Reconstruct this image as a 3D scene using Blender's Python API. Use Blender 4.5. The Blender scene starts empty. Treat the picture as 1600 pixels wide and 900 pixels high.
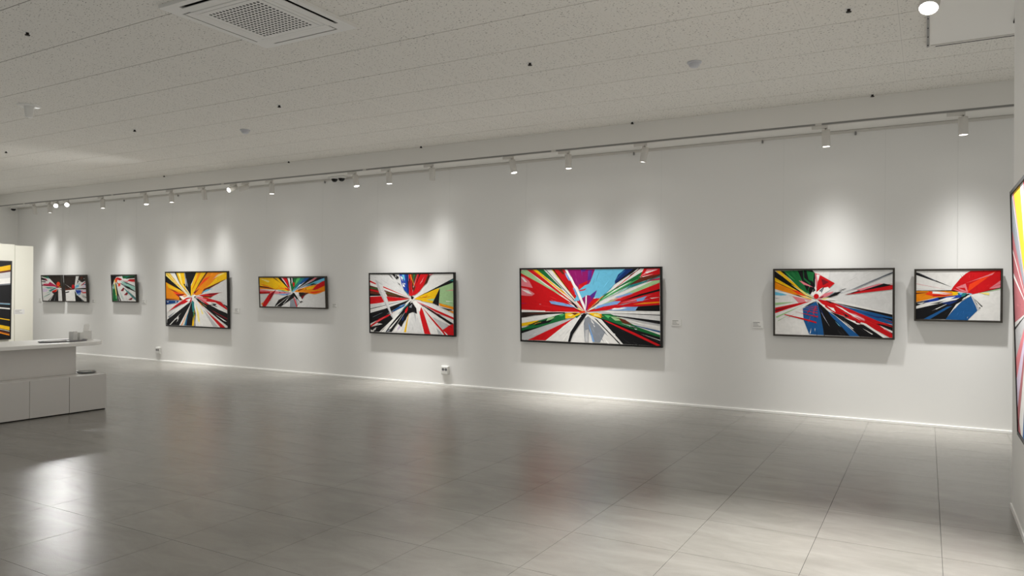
import bpy, bmesh, math, random
import numpy as np
from mathutils import Vector, Matrix
from mathutils.geometry import tessellate_polygon

random.seed(7)
sc = bpy.context.scene
COL = sc.collection

# ------------------------------------------------------------------ camera, light, exposure
EYE = 1.344
THETA = math.radians(29.65)
ROLL = math.radians(0.335)
cam_d = bpy.data.cameras.new('camera')
cam_d.sensor_width = 36.0
cam_d.lens = 1140.0 / 1600.0 * 36.0
cam_d.shift_y = 3.3 / 1600.0
cam_d.clip_start = 0.05
cam = bpy.data.objects.new('camera', cam_d)
COL.objects.link(cam)
cam.matrix_world = (Matrix.Translation((0, 0, EYE)) @ Matrix.Rotation(THETA, 4, 'Z')
                    @ Matrix.Rotation(math.pi / 2, 4, 'X') @ Matrix.Rotation(ROLL, 4, 'Z'))
sc.camera = cam

world = bpy.data.worlds.new('world')
sc.world = world
world.use_nodes = True
bg = world.node_tree.nodes['Background']
bg.inputs[0].default_value = (1.0, 0.993, 0.98, 1)
bg.inputs[1].default_value = 0.12          # added even ambient fill; the room is left open behind the camera
sc.cycles.use_fast_gi = True               # flat ambient fill added on top of the traced interreflection
sc.cycles.fast_gi_method = 'ADD'
world.light_settings.ao_factor = 0.205
world.light_settings.distance = 1.6

sc.view_settings.view_transform = 'Standard'
sc.view_settings.look = 'None'
sc.view_settings.gamma = 1.0
sc.view_settings.use_curve_mapping = False
sc.view_settings.exposure = 0.0
sc.cycles.use_denoising = True
sc.cycles.max_bounces = 10
sc.cycles.diffuse_bounces = 6
sc.cycles.sample_clamp_indirect = 4.0
LAMP_W = 146.0                              # power of one gallery spot

# ------------------------------------------------------------------ measures of the room (metres)
D = 8.425           # main wall
TRK = 8.0           # lighting track / fascia line
ZS = 3.05           # soffit
ZC = 3.2735         # tile ceiling
XL = -17.10         # far left wall
XR = 4.2            # right wall behind the partition
YB = -3.0           # open edge behind the camera
PX = 0.466          # face of the partition at the right

# ------------------------------------------------------------------ helpers
def lin(c):
    return tuple(((v / 255) / 12.92 if v / 255 <= 0.04045 else ((v / 255 + 0.055) / 1.055) ** 2.4) for v in c)

def mat(name, rgb, rough=0.6, metal=0.0, spec=0.5, emit=None, noise=None, bump=0.0, trans=0.0):
    """Principled material with a little procedural variation in its own colour"""
    m = bpy.data.materials.new(name)
    m.use_nodes = True
    nt = m.node_tree
    b = nt.nodes['Principled BSDF']
    b.inputs['Roughness'].default_value = rough
    b.inputs['Metallic'].default_value = metal
    b.inputs['Specular IOR Level'].default_value = spec
    b.inputs['Transmission Weight'].default_value = trans
    c = lin(rgb)
    g = nt.nodes.new('ShaderNodeNewGeometry')
    n = nt.nodes.new('ShaderNodeTexNoise')
    n.inputs['Scale'].default_value = noise[0] if noise else 3.0
    n.inputs['Detail'].default_value = 4
    nt.links.new(g.outputs['Position'], n.inputs['Vector'])
    r = nt.nodes.new('ShaderNodeMapRange')
    amt = noise[1] if noise else 0.015
    r.inputs['To Min'].default_value = 1 - amt
    r.inputs['To Max'].default_value = 1 + amt
    nt.links.new(n.outputs['Fac'], r.inputs['Value'])
    mx = nt.nodes.new('ShaderNodeVectorMath')
    mx.operation = 'SCALE'
    mx.inputs[0].default_value = c
    nt.links.new(r.outputs[0], mx.inputs['Scale'])
    nt.links.new(mx.outputs[0], b.inputs['Base Color'])
    if bump:
        bp = nt.nodes.new('ShaderNodeBump')
        bp.inputs['Strength'].default_value = bump
        bp.inputs['Distance'].default_value = 0.002
        nt.links.new(n.outputs['Fac'], bp.inputs['Height'])
        nt.links.new(bp.outputs[0], b.inputs['Normal'])
    if emit:
        b.inputs['Emission Color'].default_value = (*lin(emit[0]), 1)
        b.inputs['Emission Strength'].default_value = emit[1]
    return m

class MB:
    """collects simple shapes into one mesh object"""
    def __init__(self):
        self.v = []; self.f = []; self.smooth = []
    def quadbox(self, p):
        i = len(self.v); self.v += [tuple(q) for q in p]
        for q in ((0, 3, 2, 1), (4, 5, 6, 7), (0, 1, 5, 4), (1, 2, 6, 5), (2, 3, 7, 6), (3, 0, 4, 7)):
            self.f.append(tuple(i + k for k in q)); self.smooth.append(False)
        return self
    def box(self, a, b):
        (x0, y0, z0), (x1, y1, z1) = a, b
        return self.quadbox([(x0, y0, z0), (x1, y0, z0), (x1, y1, z0), (x0, y1, z0),
                             (x0, y0, z1), (x1, y0, z1), (x1, y1, z1), (x0, y1, z1)])
    def lathe(self, prof, n=20, centre=(0, 0, 0), axis='z', smooth=True):
        """profile of (radius, height) turned round an axis; radius 0 closes it"""
        cx, cy, cz = centre; rings = []
        for r, h in prof:
            ring = []
            k = 1 if r < 1e-9 else n
            for j in range(k):
                a = 2 * math.pi * j / n
                u, w = r * math.cos(a), r * math.sin(a)
                p = (cx + u, cy + w, cz + h) if axis == 'z' else ((cx + u, cy + h, cz + w) if axis == 'y' else (cx + h, cy + u, cz + w))
                ring.append(len(self.v)); self.v.append(p)
            rings.append(ring)
        for a, b in zip(rings, rings[1:]):
            for j in range(n):
                q = [a[j % len(a)], a[(j + 1) % len(a)], b[(j + 1) % len(b)], b[j % len(b)]]
                q = list(dict.fromkeys(q))
                if len(q) > 2:
                    self.f.append(tuple(q)); self.smooth.append(smooth)
        return self
    def tube(self, p, q, r, n=8):
        p, q = Vector(p), Vector(q)
        d = (q - p).normalized()
        a = d.orthogonal().normalized(); b = d.cross(a)
        i = len(self.v)
        for c in (p, q):
            for j in range(n):
                t = 2 * math.pi * j / n
                self.v.append(tuple(c + a * r * math.cos(t) + b * r * math.sin(t)))
        for j in range(n):
            self.f.append((i + j, i + (j + 1) % n, i + n + (j + 1) % n, i + n + j)); self.smooth.append(True)
        self.f.append(tuple(range(i + n - 1, i - 1, -1))); self.smooth.append(False)
        self.f.append(tuple(range(i + n, i + 2 * n))); self.smooth.append(False)
        return self
    def prism(self, pts, z0, z1):
        n = len(pts); i = len(self.v)
        self.v += [(x, y, z0) for x, y in pts] + [(x, y, z1) for x, y in pts]
        self.f.append(tuple(range(i + n - 1, i - 1, -1))); self.f.append(tuple(range(i + n, i + 2 * n)))
        self.smooth += [False, False]
        for j in range(n):
            self.f.append((i + j, i + (j + 1) % n, i + n + (j + 1) % n, i + n + j)); self.smooth.append(False)
        return self
    def mesh(self, name, m):
        me = bpy.data.meshes.new(name)
        me.from_pydata(self.v, [], self.f)
        me.polygons.foreach_set('use_smooth', self.smooth)
        bm = bmesh.new(); bm.from_mesh(me)
        bmesh.ops.recalc_face_normals(bm, faces=bm.faces)
        bm.to_mesh(me); bm.free()
        if m: me.materials.append(m)
        me.update()
        return me
    def build(self, name, m, parent=None, loc=(0, 0, 0), bevel=0.0):
        o = bpy.data.objects.new(name, self.mesh(name, m))
        COL.objects.link(o); o.location = loc; o.parent = parent
        if bevel:
            b = o.modifiers.new('bevel', 'BEVEL'); b.width = bevel; b.segments = 2; b.limit_method = 'ANGLE'
        return o

def tag(o, label, cat, group=None):
    o['label'] = label; o['category'] = cat
    if group: o['group'] = group
    return o

def thing(name, label, cat, loc=(0, 0, 0), rot=(0, 0, 0), group=None):
    o = bpy.data.objects.new(name, None)
    COL.objects.link(o); o.location = loc; o.rotation_euler = rot
    o.empty_display_size = 0.1
    return tag(o, label, cat, group)

def struct(o, label=None):
    o['kind'] = 'structure'
    if label: o['label'] = label
    return o

# ------------------------------------------------------------------ materials
M = {}
M['wall'] = mat('wall_paint', (228, 227, 223), 0.75, noise=(1.2, 0.012), bump=0.02)
M['trimw'] = mat('white_trim', (240, 239, 235), 0.35)
M['gypsum'] = mat('gypsum_paint', (226, 224, 218), 0.8)
M['dark_gap'] = mat('dark_gap', (34, 33, 31), 0.9)
M['white_metal'] = mat('white_powder_coat', (204, 201, 194), 0.45)
M['alu'] = mat('brushed_aluminium', (150, 150, 148), 0.35, metal=0.7)
M['slot'] = mat('black_slot', (14, 14, 14), 0.7)
M['lens'] = mat('lamp_lens', (255, 255, 250), 0.4, emit=((255, 252, 242), 14.0))
M['white_plastic'] = mat('white_plastic', (218, 217, 212), 0.4)
M['grey_plastic'] = mat('grey_plastic', (188, 189, 192), 0.5)
M['black_dome'] = mat('smoked_dome', (12, 12, 12), 0.15)
M['desk'] = mat('desk_laminate', (206, 203, 198), 0.5)
M['desk_top'] = mat('counter_laminate', (232, 230, 224), 0.4)
M['frame_black'] = mat('black_stained_wood', (16, 15, 14), 0.5, noise=(20, .2))
M['frame_grey'] = mat('grey_stained_wood', (56, 52, 46), 0.55, noise=(20, .2))
M['canvas'] = mat('primed_canvas', (222, 220, 214), 0.8, noise=(300, .03), bump=0.1)
M['paper'] = mat('white_paper', (232, 231, 226), 0.7)
M['ink'] = mat('grey_print', (120, 118, 114), 0.8)
M['wire'] = mat('steel_wire', (190, 190, 186), 0.5)
M['panel'] = mat('ivory_panel_paint', (238, 236, 222), 0.6)
M['tray_grey'] = mat('grey_tray', (130, 130, 132), 0.35)
M['acrylic'] = mat('clear_acrylic', (235, 240, 240), 0.08, trans=0.85)
M['brass'] = mat('sprinkler_metal', (45, 42, 38), 0.4, metal=0.5)

def floor_material():
    m = bpy.data.materials.new('vinyl_floor'); m.use_nodes = True
    nt = m.node_tree; b = nt.nodes['Principled BSDF']
    g = nt.nodes.new('ShaderNodeNewGeometry')
    mp = nt.nodes.new('ShaderNodeMapping'); mp.inputs['Scale'].default_value = (0.8, 2.2, 1)
    mp.inputs['Rotation'].default_value = (0, 0, 0.5)
    nt.links.new(g.outputs['Position'], mp.inputs['Vector'])
    n = nt.nodes.new('ShaderNodeTexNoise'); n.inputs['Scale'].default_value = 2.4
    n.inputs['Detail'].default_value = 8; n.inputs['Roughness'].default_value = 0.65; n.inputs['Distortion'].default_value = 0.6
    nt.links.new(mp.outputs[0], n.inputs['Vector'])
    r = nt.nodes.new('ShaderNodeValToRGB')
    r.color_ramp.elements[0].position = 0.3; r.color_ramp.elements[0].color = (*lin((117, 114, 107)), 1)
    r.color_ramp.elements[1].position = 0.72; r.color_ramp.elements[1].color = (*lin((136, 133, 126)), 1)
    nt.links.new(n.outputs['Fac'], r.inputs[0])
    oi = nt.nodes.new('ShaderNodeObjectInfo')
    rr = nt.nodes.new('ShaderNodeMapRange'); rr.inputs['To Min'].default_value = 0.97; rr.inputs['To Max'].default_value = 1.03
    nt.links.new(oi.outputs['Random'], rr.inputs['Value'])
    sc_ = nt.nodes.new('ShaderNodeVectorMath'); sc_.operation = 'SCALE'
    nt.links.new(r.outputs[0], sc_.inputs[0]); nt.links.new(rr.outputs[0], sc_.inputs['Scale'])
    nt.links.new(sc_.outputs[0], b.inputs['Base Color'])
    ro = nt.nodes.new('ShaderNodeMapRange'); ro.inputs['To Min'].default_value = 0.17; ro.inputs['To Max'].default_value = 0.25
    nt.links.new(n.outputs['Fac'], ro.inputs['Value']); nt.links.new(ro.outputs[0], b.inputs['Roughness'])
    b.inputs['Specular IOR Level'].default_value = 0.65
    f = nt.nodes.new('ShaderNodeTexNoise'); f.inputs['Scale'].default_value = 190; f.inputs['Detail'].default_value = 2
    nt.links.new(g.outputs['Position'], f.inputs['Vector'])
    bp = nt.nodes.new('ShaderNodeBump'); bp.inputs['Strength'].default_value = 0.2; bp.inputs['Distance'].default_value = 0.003
    nt.links.new(f.outputs['Fac'], bp.inputs['Height']); nt.links.new(bp.outputs[0], b.inputs['Normal'])
    return m

CX0, CDX = -0.182, 0.6005      # ceiling joints across
CY0, CDY = 3.268, 0.611        # ceiling joints along
FX0, FDX = 0.073, 0.5945
FY0, FDY = 3.095, 0.602

def ceiling_material():
    m = bpy.data.materials.new('mineral_fibre_tile'); m.use_nodes = True
    nt = m.node_tree; b = nt.nodes['Principled BSDF']; b.inputs['Roughness'].default_value = 0.95
    b.inputs['Specular IOR Level'].default_value = 0.1
    g = nt.nodes.new('ShaderNodeNewGeometry')
    def noise(scale, stretch, detail=2):
        mp = nt.nodes.new('ShaderNodeMapping'); mp.inputs['Scale'].default_value = stretch
        nt.links.new(g.outputs['Position'], mp.inputs['Vector'])
        n = nt.nodes.new('ShaderNodeTexNoise'); n.inputs['Scale'].default_value = scale; n.inputs['Detail'].default_value = detail
        nt.links.new(mp.outputs[0], n.inputs['Vector']); return n.outputs['Fac']
    def step(sock, a, c):
        r = nt.nodes.new('ShaderNodeMapRange'); r.inputs['From Min'].default_value = a; r.inputs['From Max'].default_value = c
        nt.links.new(sock, r.inputs['Value']); return r.outputs[0]
    specks = step(noise(58, (1, 1.6, 1)), 0.635, 0.68)
    # plain margin beside the joints that run towards the wall
    sx = nt.nodes.new('ShaderNodeSeparateXYZ'); nt.links.new(g.outputs['Position'], sx.inputs[0])
    def math_(op, a, c):
        n = nt.nodes.new('ShaderNodeMath'); n.operation = op
        for i, v in enumerate((a, c)):
            if isinstance(v, (int, float)): n.inputs[i].default_value = v
            else: nt.links.new(v, n.inputs[i])
        return n.outputs[0]
    t = math_('ADD', math_('DIVIDE', math_('SUBTRACT', sx.outputs[0], CX0), CDX), 200.0)
    fr = math_('FRACT', t, 0)
    edge = math_('MINIMUM', fr, math_('SUBTRACT', 1.0, fr))
    inside = step(edge, 0.022, 0.03)
    sp = math_('MULTIPLY', specks, inside)
    mix = nt.nodes.new('ShaderNodeMix'); mix.data_type = 'RGBA'
    mix.inputs['A'].default_value = (*lin((216, 213, 205)), 1)
    mix.inputs['B'].default_value = (*lin((104, 100, 93)), 1)
    nt.links.new(sp, mix.inputs['Factor'])
    nt.links.new(mix.outputs['Result'], b.inputs['Base Color'])
    return m

M['floor'] = floor_material()
M['ceil'] = ceiling_material()

def paint_material():
    m = bpy.data.materials.new('oil_paint'); m.use_nodes = True
    nt = m.node_tree; b = nt.nodes['Principled BSDF']; b.inputs['Roughness'].default_value = 0.55
    b.inputs['Specular IOR Level'].default_value = 0.3
    a = nt.nodes.new('ShaderNodeVertexColor'); a.layer_name = 'pigment'
    g = nt.nodes.new('ShaderNodeNewGeometry')
    n = nt.nodes.new('ShaderNodeTexNoise'); n.inputs['Scale'].default_value = 14; n.inputs['Detail'].default_value = 6
    n.inputs['Distortion'].default_value = 1.5
    nt.links.new(g.outputs['Position'], n.inputs['Vector'])
    r = nt.nodes.new('ShaderNodeMapRange'); r.inputs['To Min'].default_value = 0.84; r.inputs['To Max'].default_value = 1.14
    nt.links.new(n.outputs['Fac'], r.inputs['Value'])
    s = nt.nodes.new('ShaderNodeVectorMath'); s.operation = 'SCALE'
    nt.links.new(a.outputs[0], s.inputs[0]); nt.links.new(r.outputs[0], s.inputs['Scale'])
    nt.links.new(s.outputs[0], b.inputs['Base Color'])
    return m
M['paint'] = paint_material()

# ------------------------------------------------------------------ the room
floor = struct(MB().box((XL - .2, YB, -0.12), (XR + .2, D + .2, -0.004)).build('floor', M['dark_gap']), 'polished grey vinyl tile floor')
tx, ty = FDX - 0.0022, FDY - 0.0022
tile_me = MB().box((0, 0, -0.004), (tx, ty, 0.0)).mesh('floor_tile', M['floor'])

def pix(p):
    """where a point falls in the 1600 x 900 frame (used only to rank tiles by how large they show)"""
    d = Vector(p) - Vector((0, 0, EYE))
    w = -d.x * math.sin(THETA) + d.y * math.cos(THETA)
    u = d.x * math.cos(THETA) + d.y * math.sin(THETA)
    if w < 0.3: return None
    return 800 + 1140 * u / w, 453 - 1140 * d.z / w, w

def grid_tiles(x0, dx, y0, dy, xa, xb, ya, yb, z, me, name, parent, skip, thick, material, sx, sy):
    cells = []
    i0, i1 = math.floor((xa - x0) / dx), math.ceil((xb - x0) / dx)
    j0, j1 = math.floor((ya - y0) / dy), math.ceil((yb - y0) / dy)
    for i in range(i0, i1):
        for j in range(j0, j1):
            x, y = x0 + i * dx, y0 + j * dy
            lo = (max(x, xa), max(y, ya)); hi = (min(x + sx, xb), min(y + sy, yb))
            if hi[0] - lo[0] < 0.02 or hi[1] - lo[1] < 0.02: continue
            if skip and skip(lo, hi): continue
            full = abs(hi[0] - lo[0] - sx) < 1e-6 and abs(hi[1] - lo[1] - sy) < 1e-6
            best = 1e9; seen = False
            for q in ((lo[0], lo[1]), (hi[0], lo[1]), (lo[0], hi[1]), (hi[0], hi[1])):
                p = pix((q[0], q[1], z))
                if p and -60 < p[0] < 1660 and -60 < p[1] < 960:
                    seen = True; best = min(best, p[2])
            cells.append((0 if seen else 1, best, lo, hi, full))
    cells.sort()
    rest = MB(); near = 0
    for s, w, lo, hi, full in cells:
        if s == 0 and near < 300:
            near += 1
            if full:
                o = bpy.data.objects.new(name, me); COL.objects.link(o)
                o.location = (lo[0], lo[1], z); o.parent = parent
            else:
                MB().box((0, 0, thick[0]), (hi[0] - lo[0], hi[1] - lo[1], thick[1])).build(name, material, parent, (lo[0], lo[1], z))
        else:
            rest.box((lo[0], lo[1], z + thick[0]), (hi[0], hi[1], z + thick[1]))
    if rest.v:
        o = rest.build(name + '_field', material, parent); o['kind'] = 'stuff'

grid_tiles(FX0, FDX, FY0, FDY, XL, XR, YB, D, 0.0, tile_me, 'floor_tile', floor, None, (-0.004, 0.0), M['floor'], tx, ty)

wall_main = struct(MB().box((XL - .2, D, 0), (XR + .2, D + .2, 3.5)).build('wall_main', M['wall']), 'long white gallery wall hung with paintings')
wall_left = struct(MB().box((XL - .2, YB, 0), (XL, D, 3.5)).build('wall_left', M['wall']), 'white end wall of the gallery')
wall_right = struct(MB().box((XR, YB, 0), (XR + .2, D, 3.5)).build('wall_right', M['wall']), 'white wall beyond the partition')
wall_partition = struct(MB().box((PX, 3.05, 0), (PX + .24, 5.52, ZC)).build('wall_partition', M['wall'], bevel=.003), 'white partition at the right edge')
struct(MB().box((XL, D - .012, 0), (XR, D, 0.026)).build('baseboard_main', M['trimw'], bevel=.002), 'thin white skirting along the long wall')
struct(MB().box((PX - .008, 3.05, 0), (PX, 5.52, 0.03)).build('baseboard_partition', M['trimw']), 'thin white skirting of the partition')

ceiling = struct(MB().box((XL - .2, YB, ZC + .0025), (XR + .2, D + .2, 3.5)).build('ceiling', M['dark_gap']), 'white mineral tile ceiling')
GX0, GY1 = -0.005, 6.53        # plain plasterboard field in the ceiling at the right
AX0, AX1, AY0, AY1 = -4.565, -3.625, 3.125, 4.065   # air conditioner
cme_mb = MB()
gx, gy = CDX - 0.0010, CDY - 0.0062
cme = cme_mb.box((0, 0, 0), (gx, gy, 0.0025)).mesh('ceiling_tile', M['ceil'])
def skip_tile(lo, hi):
    return lo[0] > GX0 - .1 and hi[1] < GY1 - .2
grid_tiles(CX0, CDX, CY0, CDY, XL, XR, YB, TRK - .02, ZC, cme, 'ceiling_tile', ceiling, skip_tile, (0, .0025), M['ceil'], gx, gy)

struct(MB().box((GX0 + .012, YB, ZC - .016), (XR, GY1 - .012, ZC + .0025)).build('trim_1', M['gypsum']), 'plain white plasterboard field in the ceiling')
fascia = struct(MB().box((XL, TRK - .02, ZS), (XR, TRK + .02, ZC + .02)).build('trim_2', M['gypsum']), 'plain white fascia above the lighting track')
soffit = struct(MB().box((XL, TRK + .02, ZS), (XR, D, ZS + .04)).build('trim_3', M['gypsum']), 'narrow white soffit along the long wall')

# lighting track along the fascia
t = thing('lighting_track', 'long thin white lighting track along the fascia above the paintings', 'light track', (XL, TRK, ZS))
MB().box((0, -.022, -.014), (XR - XL, -.016, .004)).build('slot', M['alu'], t)
MB().box((0, -.016, -.016), (XR - XL, .018, 0)).build('rail', M['white_metal'], t)
for k in range(7):
    MB().box((k * 3 + 1.1, -.024, -.018), (k * 3 + 1.16, .02, .006)).build('joint', M['white_metal'], t)

t = thing('picture_rail', 'slim grey picture hanging rail at the top of the long wall', 'picture rail', (XL, D, ZS - .02))
MB().box((0, -.012, -.012), (XR - XL, 0, .016)).build('rail', M['white_metal'], t)
for x in (-.66, -1.6, -3.1, -6.9, -8.15, -11.7, -13.3):
    MB().box((x - XL - .008, -.02, -.04), (x - XL + .008, -.004, -.004)).build('hook', M['alu'], t)

# slim tracks round the plasterboard field
t = thing('lighting_track', 'short grey lighting track along the left edge of the ceiling field', 'light track', (GX0, 3.2, ZC))
MB().box((-.012, 0, -.022), (.012, GY1 - 3.2, -.002)).build('rail', M['white_metal'], t)
MB().box((-.0085, .02, -.0235), (.0085, GY1 - 3.2 - .01, -.021)).build('slot', M['alu'], t)
for k in range(12):
    y = GY1 - 3.2 - .06 - k * .21
    MB().lathe([(0, -.0262), (.0045, -.0262), (.0045, -.0235)], 8, (0, y, 0)).build('screw', M['slot'], t)
t = thing('lighting_track', 'slim lighting track with dark groove across the far edge of the ceiling field', 'light track', (GX0, GY1, ZC))
MB().box((.02, -.03, -.022), (XR - GX0 - .5, .004, -.002)).build('rail', M['white_metal'], t)
MB().box((.05, -.004, -.024), (XR - GX0 - .5, .006, -.0215)).build('slot', M['slot'], t)
t = thing('lighting_track', 'lighting track with dark groove beside the top of the partition', 'light track', (0.525, 3.2, ZC))
MB().box((-.008, 2.34, -.026), (.008, 3.02, -.016)).build('slot', M['slot'], t)

# ------------------------------------------------------------------ the air conditioner
def air_conditioner():
    cx, cy = (AX0 + AX1) / 2, (AY0 + AY1) / 2
    t = thing('air_conditioner', 'square white ceiling cassette air conditioner with perforated grille', 'air conditioner', (cx, cy, ZC))
    h = .47
    g = [-h, -.420, -.325, .325, .420, h]
    p = MB()
    for i in range(5):
        for j in range(5):
            slot = (i in (1, 3) and j == 2) or (j in (1, 3) and i == 2)
            centre = i == 2 and j == 2
            if slot or centre: continue
            p.box((g[i], g[j], -.024), (g[i + 1], g[j + 1], 0))
    p.build('panel', M['white_plastic'], t)
    wb = .285                      # grille opening inside the middle
    q = MB()
    q.box((-.325, -.325, -.034), (.325, -wb, -.004)).box((-.325, wb, -.034), (.325, .325, -.004))
    q.box((-.325, -wb, -.034), (-wb, wb, -.004)).box((wb, -wb, -.034), (.325, wb, -.004))
    q.build('grille_frame', M['white_plastic'], t, bevel=.006)
    # perforated plate: every hole is a real hole
    n = 17; c = 2 * wb / n; r = MB()
    for i in range(n):
        for j in range(n):
            x0, y0 = -wb + i * c, -wb + j * c
            corner = (i + j < 2) or (i + n - 1 - j < 2) or (n - 1 - i + j < 2) or (2 * n - 2 - i - j < 2)
            xm, ym = x0 + c / 2, y0 + c / 2
            if i in (0, n - 1) or j in (0, n - 1) or corner:
                k = len(r.v); r.v += [(x0, y0, -.033), (x0 + c, y0, -.033), (x0 + c, y0 + c, -.033), (x0, y0 + c, -.033)]
                r.f.append((k, k + 1, k + 2, k + 3)); r.smooth.append(False); continue
            k = len(r.v)
            outer = [(0, 0), (.5, 0), (1, 0), (1, .5), (1, 1), (.5, 1), (0, 1), (0, .5)]
            r.v += [(x0 + a * c, y0 + b * c, -.033) for a, b in outer]
            hr = c * .33
            r.v += [(xm + hr * math.cos(math.radians(225 + 45 * q_)), ym + hr * math.sin(math.radians(225 + 45 * q_)), -.033) for q_ in range(8)]
            for q_ in range(8):
                r.f.append((k + q_, k + (q_ + 1) % 8, k + 8 + (q_ + 1) % 8, k + 8 + q_)); r.smooth.append(False)
    r.build('perforated_grille', M['white_plastic'], t)
    MB().box((-wb, -wb, -.012), (wb, wb, -.006)).build('filter', M['dark_gap'], t)
    for a in range(4):
        s = bpy.data.objects.new('air_slot', MB().box((-.325, .325, -.004), (.325, .420, .0)).mesh('air_slot', M['slot']))
        COL.objects.link(s); s.parent = t; s.rotation_euler.z = a * math.pi / 2
        f = bpy.data.objects.new('louvre', MB().quadbox([(-.32, .329, -.030), (.32, .329, -.030), (.318, .396, -.029), (-.318, .396, -.029),
                                                          (-.32, .329, -.024), (.32, .329, -.024), (.318, .396, -.024), (-.318, .396, -.024)]).mesh('louvre', M['white_plastic']))
        COL.objects.link(f); f.parent = s
    return t
air_conditioner()

# ------------------------------------------------------------------ sprinklers and detectors
sp_me = None
spr = [('tiny dark sprinkler head on the ceiling left of the air conditioner', -5.93, 2.98)]
for row, y in (('in the row across mid ceiling', 5.45), ('in the row beside the fascia', 7.92)):
    for order, x in (('rightmost', -.475), ('second from the right', -2.94), ('third from the right', -5.93), ('second from the left', -8.41), ('leftmost', -11.39)):
        spr.append(('dark ceiling sprinkler head, %s %s' % (order, row), x, y))
if True:
    for lab, x, y in spr:
        s = thing('sprinkler_head', lab, 'sprinkler', (x, y, ZC), group='ceiling sprinklers')
        MB().lathe([(0, -.003), (.024, -.003), (.027, 0)], 14).build('escutcheon', M['white_plastic'], s)
        MB().lathe([(0, -.024), (.017, -.024), (.019, -.019), (.010, -.016), (.012, -.004), (0, -.004)], 12).build('head', M['brass'], s)

s = thing('heat_detector', 'white ceiling detector with a stubby round nose above the reception desk', 'detector', (-8.30, 4.19, ZC))
MB().lathe([(0, -.012), (.10, -.012), (.112, -.004), (.112, 0)], 28).build('base_plate', M['white_plastic'], s)
MB().lathe([(0, -.125), (.032, -.125), (.037, -.11), (.048, -.012)], 20).build('nose', M['white_plastic'], s)
for lab, x, y in (('pale grey round smoke detector on the ceiling over the left half', -7.22, 6.10),
                  ('pale grey round smoke detector on the ceiling over the largest painting', -1.715, 6.095)):
    s = thing('smoke_detector', lab, 'detector', (x, y, ZC))
    MB().lathe([(0, -.014), (.055, -.014), (.06, -.008), (.06, 0)], 24).build('base_plate', M['grey_plastic'], s)
    MB().lathe([(0, -.045), (.03, -.044), (.042, -.034), (.046, -.014)], 24).build('sensor_cap', M['grey_plastic'], s)

def dome_camera(parent, x, y):
    b = MB().lathe([(0, 0), (.062, 0), (.062, -.02), (.055, -.032), (.045, -.034)], 24, (x, y, 0)).build('housing', M['white_plastic'], parent)
    MB().lathe([(.05, -.030), (.047, -.048), (.034, -.068), (.016, -.078), (0, -.08)], 24, (x, y, 0)).build('dome', M['black_dome'], b)
s = thing('security_camera', 'pair of black dome security cameras on one mount above the wall', 'camera', (-7.77, 8.30, ZS))
MB().box((-.16, -.05, -.018), (.16, .05, 0)).build('mount', M['white_plastic'], s, bevel=.004)
dome_camera(s, -.072, 0); dome_camera(s, .072, 0)
s = thing('security_camera', 'single black dome security camera in the far left corner', 'camera', (-16.95, 8.26, ZS))
dome_camera(s, 0, 0)

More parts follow.
